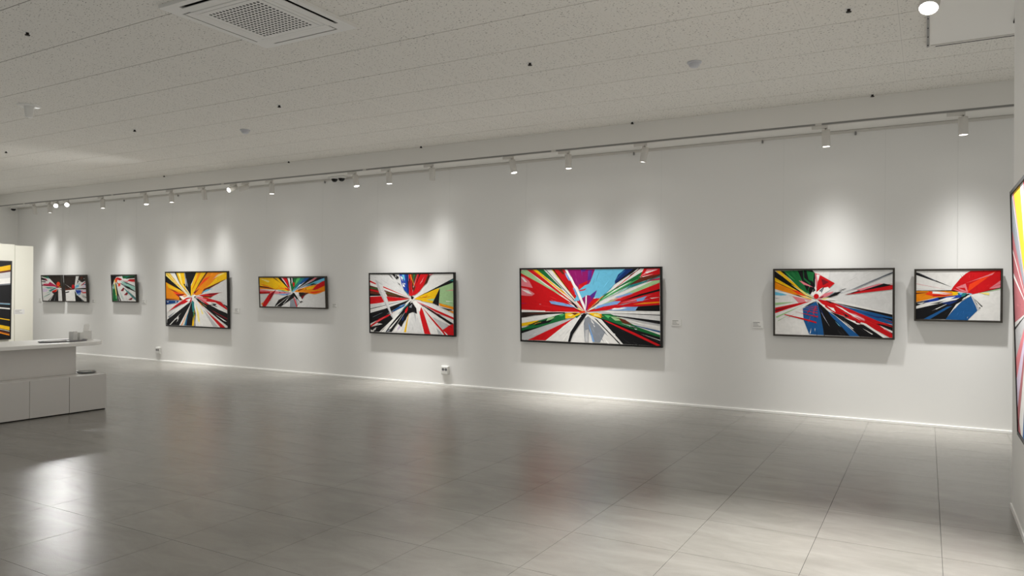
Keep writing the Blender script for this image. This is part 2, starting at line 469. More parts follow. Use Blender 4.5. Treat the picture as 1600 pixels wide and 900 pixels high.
# ------------------------------------------------------------------ spotlights
def spotlight(label, x, direction, power=1.0, cone=110, y=TRK, z=ZS, along='x', arm=0.012, falloff='Linear'):
    """track spot: adapter under the track, arm, cylinder head, glowing lens and its light"""
    root = thing('track_spotlight', label, 'spotlight', (x, y, z - .016), group='white track spotlights')
    if along == 'y': root.rotation_euler.z = math.pi / 2
    MB().box((-.075, -.016, -.034), (.075, .016, 0)).build('adapter', M['white_metal'], root, bevel=.003)
    px = .058
    MB().box((px - .005, -.022, -.034 - arm - .04), (px + .005, -.017, -.02)).box((px - .006, -.022, -.052), (px + .006, .006, -.034)).build('arm', M['white_metal'], root)
    d = Vector(direction).normalized()
    if along == 'y': d = Matrix.Rotation(-math.pi / 2, 3, 'Z') @ d
    body = bpy.data.objects.new('head', MB().lathe([(0, .02), (.036, .02), (.040, .016), (.040, -.148), (.037, -.15), (.036, -.142)], 24).mesh('head', M['white_metal']))
    COL.objects.link(body); body.parent = root
    body.location = (px, 0, -.034 - arm - .022)
    body.rotation_mode = 'QUATERNION'
    body.rotation_quaternion = Vector((0, 0, -1)).rotation_difference(d)
    MB().lathe([(0, -.1455), (.0362, -.1455)], 24).build('lens', M['lens'], body)
    if power > 0:
        L = bpy.data.lights.new('lamp_light', 'SPOT')
        L.energy = (LAMP_W if falloff == 'Linear' else 56.0) * power; L.spot_size = math.radians(cone); L.spot_blend = 0.5 if falloff == 'Linear' else 1.0
        L.shadow_soft_size = 0.03; L.color = (1.0, 0.993, 0.98)
        L.use_nodes = True                                  # slowed falloff added to even out the beam's brightness down the wall
        nt = L.node_tree; em = nt.nodes['Emission']
        fo = nt.nodes.new('ShaderNodeLightFalloff'); fo.inputs['Strength'].default_value = 1.0
        if falloff == 'Linear':                           # reflector profile: bright core, soft skirt
            tc = nt.nodes.new('ShaderNodeTexCoord'); sx = nt.nodes.new('ShaderNodeSeparateXYZ')
            ab = nt.nodes.new('ShaderNodeMath'); ab.operation = 'ABSOLUTE'
            pw = nt.nodes.new('ShaderNodeMath'); pw.operation = 'POWER'; pw.inputs[1].default_value = 18.0
            ml = nt.nodes.new('ShaderNodeMath'); ml.operation = 'MULTIPLY'
            nt.links.new(tc.outputs['Normal'], sx.inputs[0]); nt.links.new(sx.outputs['Z'], ab.inputs[0])
            nt.links.new(ab.outputs[0], pw.inputs[0]); nt.links.new(pw.outputs[0], ml.inputs[0])
            nt.links.new(fo.outputs[falloff], ml.inputs[1]); nt.links.new(ml.outputs[0], em.inputs['Strength'])
        else:
            nt.links.new(fo.outputs[falloff], em.inputs['Strength'])
        lo = bpy.data.objects.new('lamp_light', L); COL.objects.link(lo)
        lo.parent = root; lo.location = body.location + d * .153
        beam = d.copy()
        if along == 'x' and d.z < -.8:                       # added tilt: beam leaves the head's axis to brighten the wall
            beam = Vector((d.x, max(d.y, .115), d.z))
        lo.rotation_mode = 'QUATERNION'
        lo.rotation_quaternion = Vector((0, 0, -1)).rotation_difference(beam)
    return root

def down(lean_x=0.0, lean_y=0.02):
    """straight down, leaning a little along the track or towards the wall (+) / room (-)"""
    return (lean_x, lean_y, -1.0)

S = spotlight
S('white spotlight nearest the far left corner, its lens turned from view', -15.69, down(-0.2, 0.25), .5)
S('white spotlight pointing straight down over the small twin canvases', -15.12, down(0, 0.02), .9)
S('left of two dazzling spotlights turned towards the room, far left', -14.86, (.70, -.55, -.24), .8, 60, falloff='Quadratic')
S('right of two dazzling spotlights turned towards the room, far left', -14.50, (.72, -.50, -.24), .8, 60, falloff='Quadratic')
S('white spotlight above the small green and red canvas', -13.36, down(0.03, 0.02), .9)
S('white spotlight leaning right, above the left part of the yellow square painting', -12.08, down(0.22, -0.03), .8)
S('white spotlight hanging straight above the yellow square painting', -11.36, down(0.03, 0.02), .8)
S('white spotlight past the yellow square painting, its lens turned from view', -10.52, down(-0.05, 0.22), .48)
S('spotlight swung level with its bright lens facing the room', -9.74, (.02, -.90, -.36), 1.0, 80, falloff='Quadratic')
S('spotlight swung level and pointing left along the track', -9.46, (-.60, -.70, -.35), 13.0, 75, falloff='Quadratic')
S('white spotlight above the long low orange and white painting', -8.92, down(0.02, 0.02), .95)
S('white spotlight beside the twin dome cameras, leaning right', -7.22, down(0.25, -0.04), .8)
S('white spotlight hanging straight above the red and sage green painting', -6.60, down(0.05, 0), .8)
S('white spotlight leaning left with its lens hidden, above the red and sage green painting', -5.86, down(-0.15, 0.22), .48)
S('white spotlight leaning right, above the left edge of the largest painting', -4.62, down(0.22, -0.03), .85)
S('white spotlight hanging straight above the middle of the largest painting', -3.84, down(0.04, 0), .9)
S('white spotlight leaning left, above the right edge of the largest painting', -2.87, down(-0.2, 0.03), .85)
S('white spotlight above the wide red and blue painting on white', -.96, down(0.03, 0.02), 1.2)
S('white spotlight nearest the partition, above the smaller red and blue painting', .225, down(0.02, 0), 1.3)
near = S('large bright spotlight close by under the ceiling field, lens facing down', .018, (-.10, -.50, -.86), 23.0, 74, falloff='Quadratic', y=4.84, z=ZC - .018, along='y')
near.scale = (1.35, 1.35, 1.35)

# ------------------------------------------------------------------ paintings
PAL = dict(w=(226, 224, 219), W=(240, 238, 232), u=(212, 211, 208), g=(186, 186, 186), G=(134, 139, 146), k=(13, 13, 16), r=(200, 10, 20),
           d=(122, 14, 30), o=(232, 136, 10), y=(236, 186, 12), p=(240, 222, 130), b=(24, 84, 140), B=(104, 184, 214), n=(16, 44, 104),
           e=(22, 104, 52), E=(80, 178, 100), a=(160, 196, 142), m=(142, 14, 98), v=(84, 40, 136), t=(36, 122, 122), c=(220, 124, 132),
           s=(96, 40, 22), l=(122, 162, 212), x=(40, 30, 24), q=(186, 30, 80), R=(236, 62, 18), L=(216, 200, 222), h=(150, 196, 182), f=(24, 60, 156), j=(176, 98, 104))  # j: dusty red with reflected glare mixed into its colour

def homography(quad):
    dst = [(0, 0), (1, 0), (1, 1), (0, 1)]
    A = []; B = []
    for (x, y), (u, v) in zip(quad, dst):
        A.append([x, y, 1, 0, 0, 0, -u * x, -u * y]); B.append(u)
        A.append([0, 0, 0, x, y, 1, -v * x, -v * y]); B.append(v)
    h = np.linalg.solve(np.array(A, float), np.array(B, float))
    def f(p):
        w = h[6] * p[0] + h[7] * p[1] + 1
        return ((h[0] * p[0] + h[1] * p[1] + h[2]) / w, (h[3] * p[0] + h[4] * p[1] + h[5]) / w)
    return f

def clip(poly):
    for ax, lim, sg in ((0, 0, 1), (0, 1, -1), (1, 0, 1), (1, 1, -1)):
        out = []
        for i in range(len(poly)):
            a, b = poly[i - 1], poly[i]
            da, db = sg * (a[ax] - lim), sg * (b[ax] - lim)
            if (da >= 0) != (db >= 0):
                s = da / (da - db)
                out.append((a[0] + (b[0] - a[0]) * s, a[1] + (b[1] - a[1]) * s))
            if db >= 0: out.append(b)
        poly = out
        if not poly: return []
    return poly

def parse(text):
    res = []
    for line in text.strip().splitlines():
        for item in line.split(';'):
            item = item.strip()
            if not item: continue
            key, rest = item.split(':')
            res.append((key.strip(), rest.split()))
    return res

def paint_mesh(quad, centre, text, W, H, streak=1.0, seed=1):
    """strokes of paint laid over each other, each a thin film higher than the last"""
    rnd = random.Random(seed)
    f = homography(quad)
    C = f(centre)
    V = []; F = []; K = []
    layer = 0
    def add(poly, rgb, lay):
        poly = clip(poly)
        if len(poly) < 3: return
        ar = sum(poly[i - 1][0] * poly[i][1] - poly[i][0] * poly[i - 1][1] for i in range(len(poly)))
        if abs(ar) < 1e-6: return
        pts = [Vector(((u - .5) * W, -lay * 1.2e-5, (1 - v) * H)) for u, v in poly]
        i0 = len(V); V.extend(tuple(p) for p in pts)
        for tri in tessellate_polygon([[Vector((p.x, p.z, 0)) for p in pts]]):
            F.append(tuple(i0 + q for q in tri)); K.append(rgb)
        return poly
    add([(0, 0), (1, 0), (1, 1), (0, 1)], lin(PAL['w']), 0)
    for key, toks in parse(text):
        layer += 1
        rgb = lin(PAL[key[0]])
        pts = []
        if toks[0] == 'O':                                  # an ellipse
            cx, cy, rx, ry = (float(q) for q in toks[1:5])
            pts = [f((cx + rx * math.cos(a * math.pi / 9), cy + ry * math.sin(a * math.pi / 9))) for a in range(18)]
        else:
            for tk in toks:
                pts.append(C if tk == 'C' else f(tuple(float(q) for q in tk.split(','))))
        poly = add(pts, rgb, layer)
        if not poly or len(key) > 1: continue
        # bristle streaks of the same pigment, running towards the centre of the burst
        tris = tessellate_polygon([[Vector((u, v, 0)) for u, v in poly]])
        area = abs(sum(poly[i - 1][0] * poly[i][1] - poly[i][0] * poly[i - 1][1] for i in range(len(poly)))) / 2
        layer += 1
        for _ in range(int(min(16, 2 + area * 150) * streak)):
            tr = tris[rnd.randrange(len(tris))]
            a, b = rnd.random(), rnd.random()
            if a + b > 1: a, b = 1 - a, 1 - b
            p0, p1, p2 = (poly[q] for q in tr)
            P = (p0[0] + a * (p1[0] - p0[0]) + b * (p2[0] - p0[0]), p0[1] + a * (p1[1] - p0[1]) + b * (p2[1] - p0[1]))
            dx, dy = P[0] - C[0], P[1] - C[1]
            r = math.hypot(dx, dy)
            if r < .06: continue
            dx, dy = dx / r, dy / r
            ln = min(.16, r * .45) * rnd.uniform(.4, 1); wd = rnd.uniform(.0016, .0045)
            k = rnd.choice((.72, .82, 1.12, 1.25))
            col = tuple(min(1, q * k + (.02 if k > 1 else 0)) for q in rgb)
            A = (P[0] - dx * ln / 2, P[1] - dy * ln / 2); Bq = (P[0] + dx * ln / 2, P[1] + dy * ln / 2)
            add([A, (P[0] - dy * wd, P[1] + dx * wd), Bq, (P[0] + dy * wd, P[1] - dx * wd)], col, layer)
    me = bpy.data.meshes.new('paint')
    me.from_pydata(V, [], F)
    at = me.color_attributes.new('pigment', 'FLOAT_COLOR', 'CORNER')
    data = []
    for rgb in K:
        data += [rgb[0], rgb[1], rgb[2], 1.0] * 3
    at.data.foreach_set('color', data)
    me.materials.append(M['paint'])
    return me

def painting(label, x0, x1, zb, zt, lean, quad, centre, text, frame='frame_black', wires=(.08, .92), depth=.042, place=None,
             streak=1.0, seed=1, lip=.018, wall_gap=.008):
    """framed canvas hanging with its top leaning out; local x along the wall, -y into the room"""
    W = x1 - x0; H = zt - zb
    root = thing('painting', label, 'painting', group='framed abstract paintings')
    if place is None:
        root.location = ((x0 + x1) / 2, D - wall_gap, zb); rz = 0.0
    else:
        root.location, rz = place
    root.rotation_euler = (lean, 0, rz)
    a, b = W / 2, W / 2 - lip
    fr = MB()
    for sx in (-1, 1):
        xs = sorted((sx * a, sx * b))
        fr.box((xs[0], -depth, 0), (xs[1], 0, H))
    fr.box((-b, -depth, 0), (b, 0, lip)).box((-b, -depth, H - lip), (b, 0, H))
    fr.build('frame', M[frame], root)
    g = .003
    cv = MB().box((-b + g, -depth + .005, lip + g), (b - g, -.006, H - lip - g)).build('canvas', M['canvas'], root)
    MB().box((-b, -.008, lip), (b, -.002, H - lip)).build('backing', M['slot'], root)
    me = paint_mesh(quad, centre, text, W - 2 * lip - 2 * g, H - 2 * lip - 2 * g, streak, seed)
    o = bpy.data.objects.new('paint', me); COL.objects.link(o); o.parent = cv
    o.location = (0, -depth + .0048, lip + g)
    if place is None:
        mw = (Matrix.Translation(root.location) @ Matrix.Rotation(lean, 4, 'X')).inverted()
        for u in wires:
            xw = x0 + u * W
            p = mw @ Vector((xw, D - .016, ZS - .035)); q = Vector((xw - root.location.x, -.004, H - .03))
            MB().tube(p, q, .0005, 5).build('hanging_wire', M['wire'], root)
    return root

P6 = '''
r:C 57,500 57,85; cs:57,150 90,160 140,200 175,270 130,262 57,250; cs:57,268 120,280 195,330 165,352 110,352 57,345
ws:60,285 130,300 170,335 120,325; ws:57,160 85,170 120,215 90,205; ms:60,425 120,430 62,432; cs:240,432 262,436 245,442
a:57,120 57,95 115,85 300,235 500,350 440,335 250,225; r:C 115,85 178,84; y:175,84 218,83 460,290 560,370 480,320
o:C 440,270 480,300; R:300,190 600,430 560,410; e:215,83 292,82 495,292 450,270
w:C 285,82 368,80; k:300,82 308,82 610,405 600,405; y:C 364,80 376,80; k:C 374,80 392,80
r:C 388,80 505,78; s:430,80 470,79 495,120 480,130; l:505,110 535,140 570,200 540,190 515,150; m:515,78 805,74 780,160 745,222 640,275 590,215
v:735,90 775,80 765,180 730,190; r:640,235 735,190 690,290 640,290; v:660,76 720,75 700,100 665,98
B:805,74 1110,68 1010,220 870,375 830,380 790,360 730,350 640,400 590,400 620,345 600,330 605,300 640,290 700,240 750,222
rs:640,290 690,280 720,265 700,290 650,300; l:580,265 615,275 640,330 615,350; Bs:850,150 870,140 875,200 840,260
m:640,395 720,340 780,345 825,288 800,355 760,420 710,515; v:750,345 822,288 800,352 770,370; r:720,510 735,440 790,375 850,370 800,440
W:498,78 522,78 640,300 700,440 712,515 690,480 610,290; W:705,515 708,350 722,340 718,440
n:1110,68 1215,66 1130,120 1010,218 1005,195 1040,125; k:1195,66 1250,64 1000,230 870,360 705,515 860,370 1005,222
b:1070,100 1120,80 1040,160 1020,190; w:C 1236,65 1290,63; r:C 1250,64 1264,64; k:1160,130 1250,70 1180,125; w:1270,80 1320,62 1280,110
e:1288,92 1265,160 1150,235 830,410 900,335; E:1262,160 1150,222 840,412 960,300; W:1060,250 1180,190 900,360 860,385; o:C 870,355 900,340; s:720,505 860,385 840,420
r:1300,63 1462,60 1462,118 1275,155 1270,130; c:1330,70 1450,65 1380,90 1300,130; Ws:1310,100 1440,72 1330,112; Ws:1280,145 1400,115 1290,150
s:1275,152 1462,118 1462,150 1300,190 1150,245 1160,228; t:1000,330 1150,235 1350,180 1462,135 1462,150 1180,255; a:C 1462,155 1462,208; q:1320,195 1462,155 1462,178
r:C 1462,205 1462,280; h:860,400 1100,275 1180,255 900,380; l:1000,360 1160,310 1185,322 1060,365; c:960,390 1120,340 1060,375; r:C 1462,280 1462,440
k:1040,410 1250,330 1462,270 1462,292 1240,350; c:1060,420 1300,350 1330,350 1250,385; l:1225,375 1330,346 1290,395 1230,400; G:1050,435 1230,395 1080,440; o:1190,432 1300,412 1462,400 1462,414 1300,428
ws:1360,365 1462,355 1380,372; k:1100,462 1462,435 1464,502 1210,495; l:800,485 830,448 1000,400 1068,398 1030,432 900,455; r:C 1100,420 1000,455
l:930,492 1100,458 1240,455 1212,498 1000,495; W:970,490 1000,470 1130,470 1060,485; w:C 1465,500 1465,536; g:760,510 900,505 960,520 850,525; k:900,520 1465,536 1465,546
u:C 1465,545 1466,600; k:870,530 1466,600 1466,636; g:1050,560 1466,634 1466,660; w:1130,600 1466,655 1467,700; b:1200,650 1250,655 1467,706 1467,724; w:1210,655 1467,722 1467,752
k:705,520 860,575 1467,768 1470,860 1090,842; e:865,530 960,530 1120,600 1230,660 1467,746 1467,770 1180,682 950,605 865,575; a:960,558 1040,562 1120,600 1010,600; s:1040,575 1110,590 1180,640 1090,625
E:900,545 960,550 940,580; k:1160,640 1230,680 1180,672; W:1130,640 1170,652 1160,660; Ws:1200,680 1235,686 1220,692; y:735,525 800,520 872,532 868,576 790,558; p:800,530 850,540 860,560 790,548; o:850,532 872,535 868,574
r:895,598 930,606 1200,720 1470,850 1440,860 1080,690; Ws:1270,735 1467,798 1467,804; Ws:985,735 1000,732 1015,745; w:730,535 870,590 1090,842 855,828 700,560; k:795,575 820,585 1062,838 1048,836 
G:700,580 735,555 840,640 910,718 855,828 790,820 742,700 738,822 702,820 690,640; l:735,620 760,690 800,820 780,820; u:760,570 800,640 770,620; g:705,700 738,690 735,822 705,822; Ws:785,640 805,660 800,668
g:300,808 420,812 620,580 690,535 560,600; r:640,565 540,595 400,660 120,805 300,808 400,745; g:62,738 62,800 122,804 560,592 430,608; w:C 405,815 300,810 560,600
w:660,560 400,815 535,820 600,650; k:688,525 724,535 650,640 580,745 553,822 530,820 556,720 625,610; k:660,545 700,525 710,535 670,560
k:C 62,682 62,736; e:495,525 620,530 500,592 250,668 62,708 62,690 250,602; k:180,635 300,600 410,560 340,625 200,655; a:330,570 400,560 370,590 310,610; E:420,540 500,535 470,560
y:503,530 600,516 665,530 600,572 505,582; p:520,545 600,530 560,560; s:560,525 640,520 600,545; y:62,630 240,596 200,640 62,664; w:62,580 400,530 490,528 240,598 62,632; k:110,660 250,600 190,640
x:500,512 62,520 62,576 200,550 500,528; s:100,535 400,515 250,535; w:C 62,494 62,518; r:300,500 640,508 700,515 300,510
l:342,402 400,408 480,420 620,470 540,460 420,442 360,430; l:400,412 560,440 590,460; w:525,412 600,450 690,510 620,480; p:560,410 620,460 700,512 640,490; k:530,370 600,430 640,480 610,470
e:600,560 660,540 620,575; R:640,510 700,500 710,520 650,525; W:730,505 780,460 760,490'''

P7 = '''
u:700,70 1412,60 1414,560 900,440 640,395; k:68,75 68,150 250,262 450,372 540,405; k:128,70 172,70 450,330 520,390; y:72,70 130,70 350,265 520,392 300,250
p:250,225 400,310 520,392 420,350; e:165,70 440,66 545,108 470,345 360,280 250,170; k:330,70 390,70 400,170 470,230 440,310; k:400,66 500,66 532,100 530,250 475,350 455,300 480,215 405,150
e:430,66 522,92 505,195 455,170; E:200,90 300,180 260,150; c:343,182 395,198 512,262 400,230; E:350,270 520,390 440,340; o:68,150 68,280 300,352 505,412 440,370 250,265; y:68,148 68,190 440,362 300,285
R:260,290 330,300 440,370 340,345; s:230,335 340,350 400,372 330,368; k:68,193 68,199 350,325; p:330,345 450,372 500,400 400,375; w:60,282 250,335 400,385 520,415 68,320
B:70,312 140,328 215,350 130,357 72,350; gs:72,380 130,388 80,395; c:265,362 330,378 410,405 425,430 340,440; cs:210,350 490,412 460,415; as:72,440 300,430 72,472; r:72,498 72,562 250,500 492,420 350,442; d:72,520 300,470 72,545
as:80,600 385,470 90,618; as:100,650 250,570 110,652; w:C 380,470 300,560 400,500; k:385,502 470,450 552,418 480,462; b:390,508 548,424 600,560 636,816 465,806 400,642
k:556,425 590,560 638,816 940,826 870,750 720,575 640,500; n:560,440 600,520 690,700 620,580; b:678,535 760,590 900,710 1045,828 930,826 840,720 720,600; k:700,540 860,600 1345,845 1040,830 900,690; Bs:760,650 830,720 800,700
r:556,400 650,408 900,490 1250,650 1414,700 1414,842 1385,842 1060,665 1010,692 860,592 760,562 640,482; b:765,448 900,490 1413,600 1413,692 1250,650 950,522; k:630,402 760,440 1412,576 1413,606 900,482
n:1040,545 1300,610 1250,620; k:1225,680 1300,690 1414,722 1414,802 1290,712; k:1290,605 1413,625 1413,650; d:1310,630 1413,660 1413,675; k:1330,690 1413,700 1413,712; w:1268,700 1414,765 1414,788 1320,742; c:1290,715 1414,790 1380,780
r:1180,680 1414,830 1350,800; k:1000,690 1080,690 1310,842 1040,830 930,720; k:860,600 1000,690 965,725 870,650; W:1058,664 1115,682 1345,842 1308,842; W:688,488 745,502 768,548 720,522; W:608,454 640,468 652,502 620,485; c:915,550 1000,572 1095,625 1100,652 960,602
W:930,560 1070,622 960,585; W:862,610 950,640 1055,685 1020,692; W:760,470 840,500 1060,650 860,530; k:860,560 920,600 880,600; Ws:850,640 975,742 960,740; Ws:1075,735 1195,802 1180,806; d:980,630 1050,680 1000,670; k:640,405 760,450 700,440
r:180,571 400,620 548,662 548,678 300,612 180,581; r:285,539 562,598 562,610; r:345,517 562,556 562,565; r:395,498 562,530 562,537; r:430,486 560,506 560,514; r:450,475 560,484 560,490
Ws:600,545 690,700 700,714 640,620; Ws:488,730 482,790 470,802; Ws:528,735 535,740 530,775; c:528,95 586,112 572,262 545,270; W:545,120 580,115 568,190; r:590,120 756,214 690,272 612,262 575,320 545,310 558,210
ds:600,160 690,200 620,240; W:485,335 530,268 545,320 600,272 680,258 704,290 640,330 570,385 500,362; k:575,305 640,250 612,312; k:500,320 520,260 535,300; G:590,300 630,270 605,330; r:O 545 366 30 30; c:565,385 640,332 745,308 700,352 600,392
ds:570,385 640,355 610,385; k:655,384 760,322 835,308 780,352 680,384; G:690,350 770,310 720,345; k:795,302 885,272 850,292; G:800,332 950,284 1412,76 1412,102 1000,276; k:940,288 1412,88 1412,97; g:1060,240 1412,72 1412,80
r:870,349 1320,225 1412,236 1412,286; k:915,332 1310,217 1405,237 1050,306; c:1000,290 1260,219 1305,220 1050,302; k:870,349 1000,310 960,330; W:590,402 700,385 775,408 640,412; p:600,395 700,375 640,405'''

P8 = '''
r:915,95 1365,88 1365,355 940,452 880,432 620,395 660,330 760,212 840,140; cs:1195,362 1365,238 1365,352; c:1230,350 1365,262 1365,272; rs:1220,345 1365,290 1365,300; c:695,348 840,288 882,425 780,402; rs:720,352 830,350 850,400; c:650,370 780,405 880,432 760,420
Rs:870,420 900,300 1240,120 1300,100 1000,320; cs:845,280 1100,185 1275,118 1240,155 1100,198; k:97,122 97,162 380,256 645,347 380,236 150,135; G:120,130 390,240 385,248; c:100,292 620,390 100,298; gs:97,370 600,390 97,376
k:97,398 640,388 760,412 97,412; o:97,405 640,404 745,440 680,472 400,500 97,572; s:97,430 340,420 97,450; R:300,405 520,440 350,482 230,452; r:360,460 660,455 520,480 340,486; y:640,410 720,414 765,440 650,472; W:345,404 440,411 645,440 560,453 340,440; c:430,425 640,440 560,450
k:97,575 500,492 750,460 900,438 925,470 700,600 545,828 97,828; f:240,552 420,500 700,465 845,440 740,492 520,562 250,582; n:200,560 300,540 260,590; k:420,500 560,485 450,530; w:97,632 250,580 420,546 745,506 700,532 480,582 97,672; g:110,590 220,565 180,610; W:415,548 560,500 690,484 600,532; k:300,600 520,550 440,590
t:720,430 865,428 822,482 742,492; B:735,425 800,430 770,460; f:690,470 790,455 760,505 700,495; w:780,542 850,470 935,448 905,482; k:800,480 890,455 830,500; b:215,823 302,829 645,622 560,640; W:388,672 625,568 400,680; n:470,580 740,540 600,610; k:330,828 660,640 540,820
b:540,830 620,730 780,560 922,474 962,560 1022,690 872,840; ns:610,740 690,650 640,720; gs:865,800 880,780 872,815; g:930,470 1022,690 1062,662 960,500; k:935,472 1040,640 1072,650 1050,664; k:958,500 1098,630 1085,638; w:1010,600 1055,655 1030,640
p:1035,425 1200,424 1192,462 1120,445; k:940,452 1365,344 1365,356; a:1000,440 1365,358 1365,372; B:880,430 945,440 905,455'''

P5 = '''
u:63,62 440,62 597,378 63,130; r:63,138 137,174 140,192 63,162; s:63,202 165,232 222,332 63,322; rs:63,250 180,275 200,300 63,268; es:63,225 160,240 170,252 63,240; k:63,310 215,320 222,335 63,338; r:63,348 218,340 245,428 66,442
r:225,210 590,374 232,230; s:243,262 575,372 285,345; es:260,290 480,350 280,305; r:272,345 575,374 470,392 300,425; k:380,330 560,372 420,352; e:420,402 570,378 480,398; o:300,405 360,398 310,415; u:66,442 430,398 590,380 66,495
k:66,499 250,455 570,383 66,508; w:66,508 560,390 66,555; k:66,556 250,502 420,440 570,384 420,522 66,692; G:90,610 210,555 110,605; b:328,542 420,480 525,440 485,482 370,532; w:355,545 525,458 505,492 340,575; l:430,470 500,440 470,470
r:66,716 180,630 335,558 325,580 150,682 68,738; c:100,690 250,610 160,665; k:150,682 322,582 355,630 180,797 100,798 235,700; k:66,738 255,690 160,792 70,772; w:100,770 140,740 130,775; ws:70,770 100,790 85,798
W:190,798 585,392 594,402 262,800; k:205,790 320,680 200,796; k:258,800 330,700 560,420 592,398 545,482 340,800; G:270,798 340,730 310,790; t:395,592 560,420 545,455; W:300,760 480,560 330,755; k:556,442 600,418 652,500 660,565 604,545 560,562 480,700 460,742 420,690 345,800 500,560
W:360,790 425,700 470,745 450,790; L:400,770 440,710 455,750; n:470,622 512,558 502,642 470,655; r:508,522 546,468 542,522 515,562; k:500,560 560,540 520,640 480,690; G:560,480 600,440 590,490; y:495,802 545,590 556,568 520,803
u:590,555 645,560 690,660 745,812 535,802; g:620,560 640,560 650,660 640,660; W:604,402 640,400 720,470 690,560; r:712,478 738,530 832,826 755,821 702,602 694,540; w:735,520 980,828 838,826; r:733,488 850,620 992,780 1002,828 955,770 830,622; g:850,602 1062,710 990,766
g:900,740 985,828 930,827; r:985,772 1070,712 1118,690 1122,838 1000,832; W:1020,820 1035,815 1035,835; k:718,450 830,508 1118,690 1080,702 800,512; w:760,470 1118,655 1118,668; r:685,418 1118,612 1118,637 900,545; c:645,398 800,482 700,442; k:700,440 760,470 740,470; d:860,540 1050,610 900,560
g:130,128 222,190 270,340 362,632 338,600 240,402 180,292 150,202; u:170,170 225,200 350,600 250,400; a:885,232 1110,168 1116,475 940,432 928,300; as:1000,200 1110,190 1110,230 980,240; cs:1010,275 1112,258 1112,270; Ws:1020,400 1110,410 1030,412
y:622,376 760,300 900,250 942,240 880,400 700,392; o:680,370 800,330 780,350; k:690,360 850,345 760,358; y:690,385 860,400 862,432 720,404; a:780,385 880,370 870,405; o:938,430 1116,478 1116,512 945,462; y:950,440 1116,490 1000,462; o:1055,528 1116,530 1116,562
k:878,242 1110,118 1112,168 900,248 650,362; t:1075,142 1112,128 1112,156; k:948,238 932,467 855,426; k:945,478 1112,517 1060,526; k:345,62 380,62 398,122; k:394,70 434,100 400,128; k:318,80 330,78 348,102; k:425,172 448,190 432,192
f:438,62 522,62 548,312 500,270 468,190; B:470,70 500,68 510,140 480,120; W:455,80 482,110 470,132 462,118; W:478,172 512,178 505,222 482,215; f:488,185 502,185 498,205; n:520,62 552,62 562,332 540,282; t:488,250 540,300 562,345; k:545,150 560,150 565,330
r:555,62 612,62 602,340 562,332; k:560,120 575,120 585,330; s:588,62 662,62 600,262; e:610,62 640,62 606,180; o:572,62 578,62 668,312 660,312; r:665,62 802,60 792,150 690,282 640,322 600,332 612,250; k:690,62 705,62 640,200; c:700,180 740,110 725,160
s:800,60 828,70 790,172 740,216; k:800,90 815,90 770,190; c:808,62 868,60 820,80; s:600,240 650,200 620,290; k:583,338 622,350 602,388 588,372; W:560,378 597,385 640,372 600,400'''

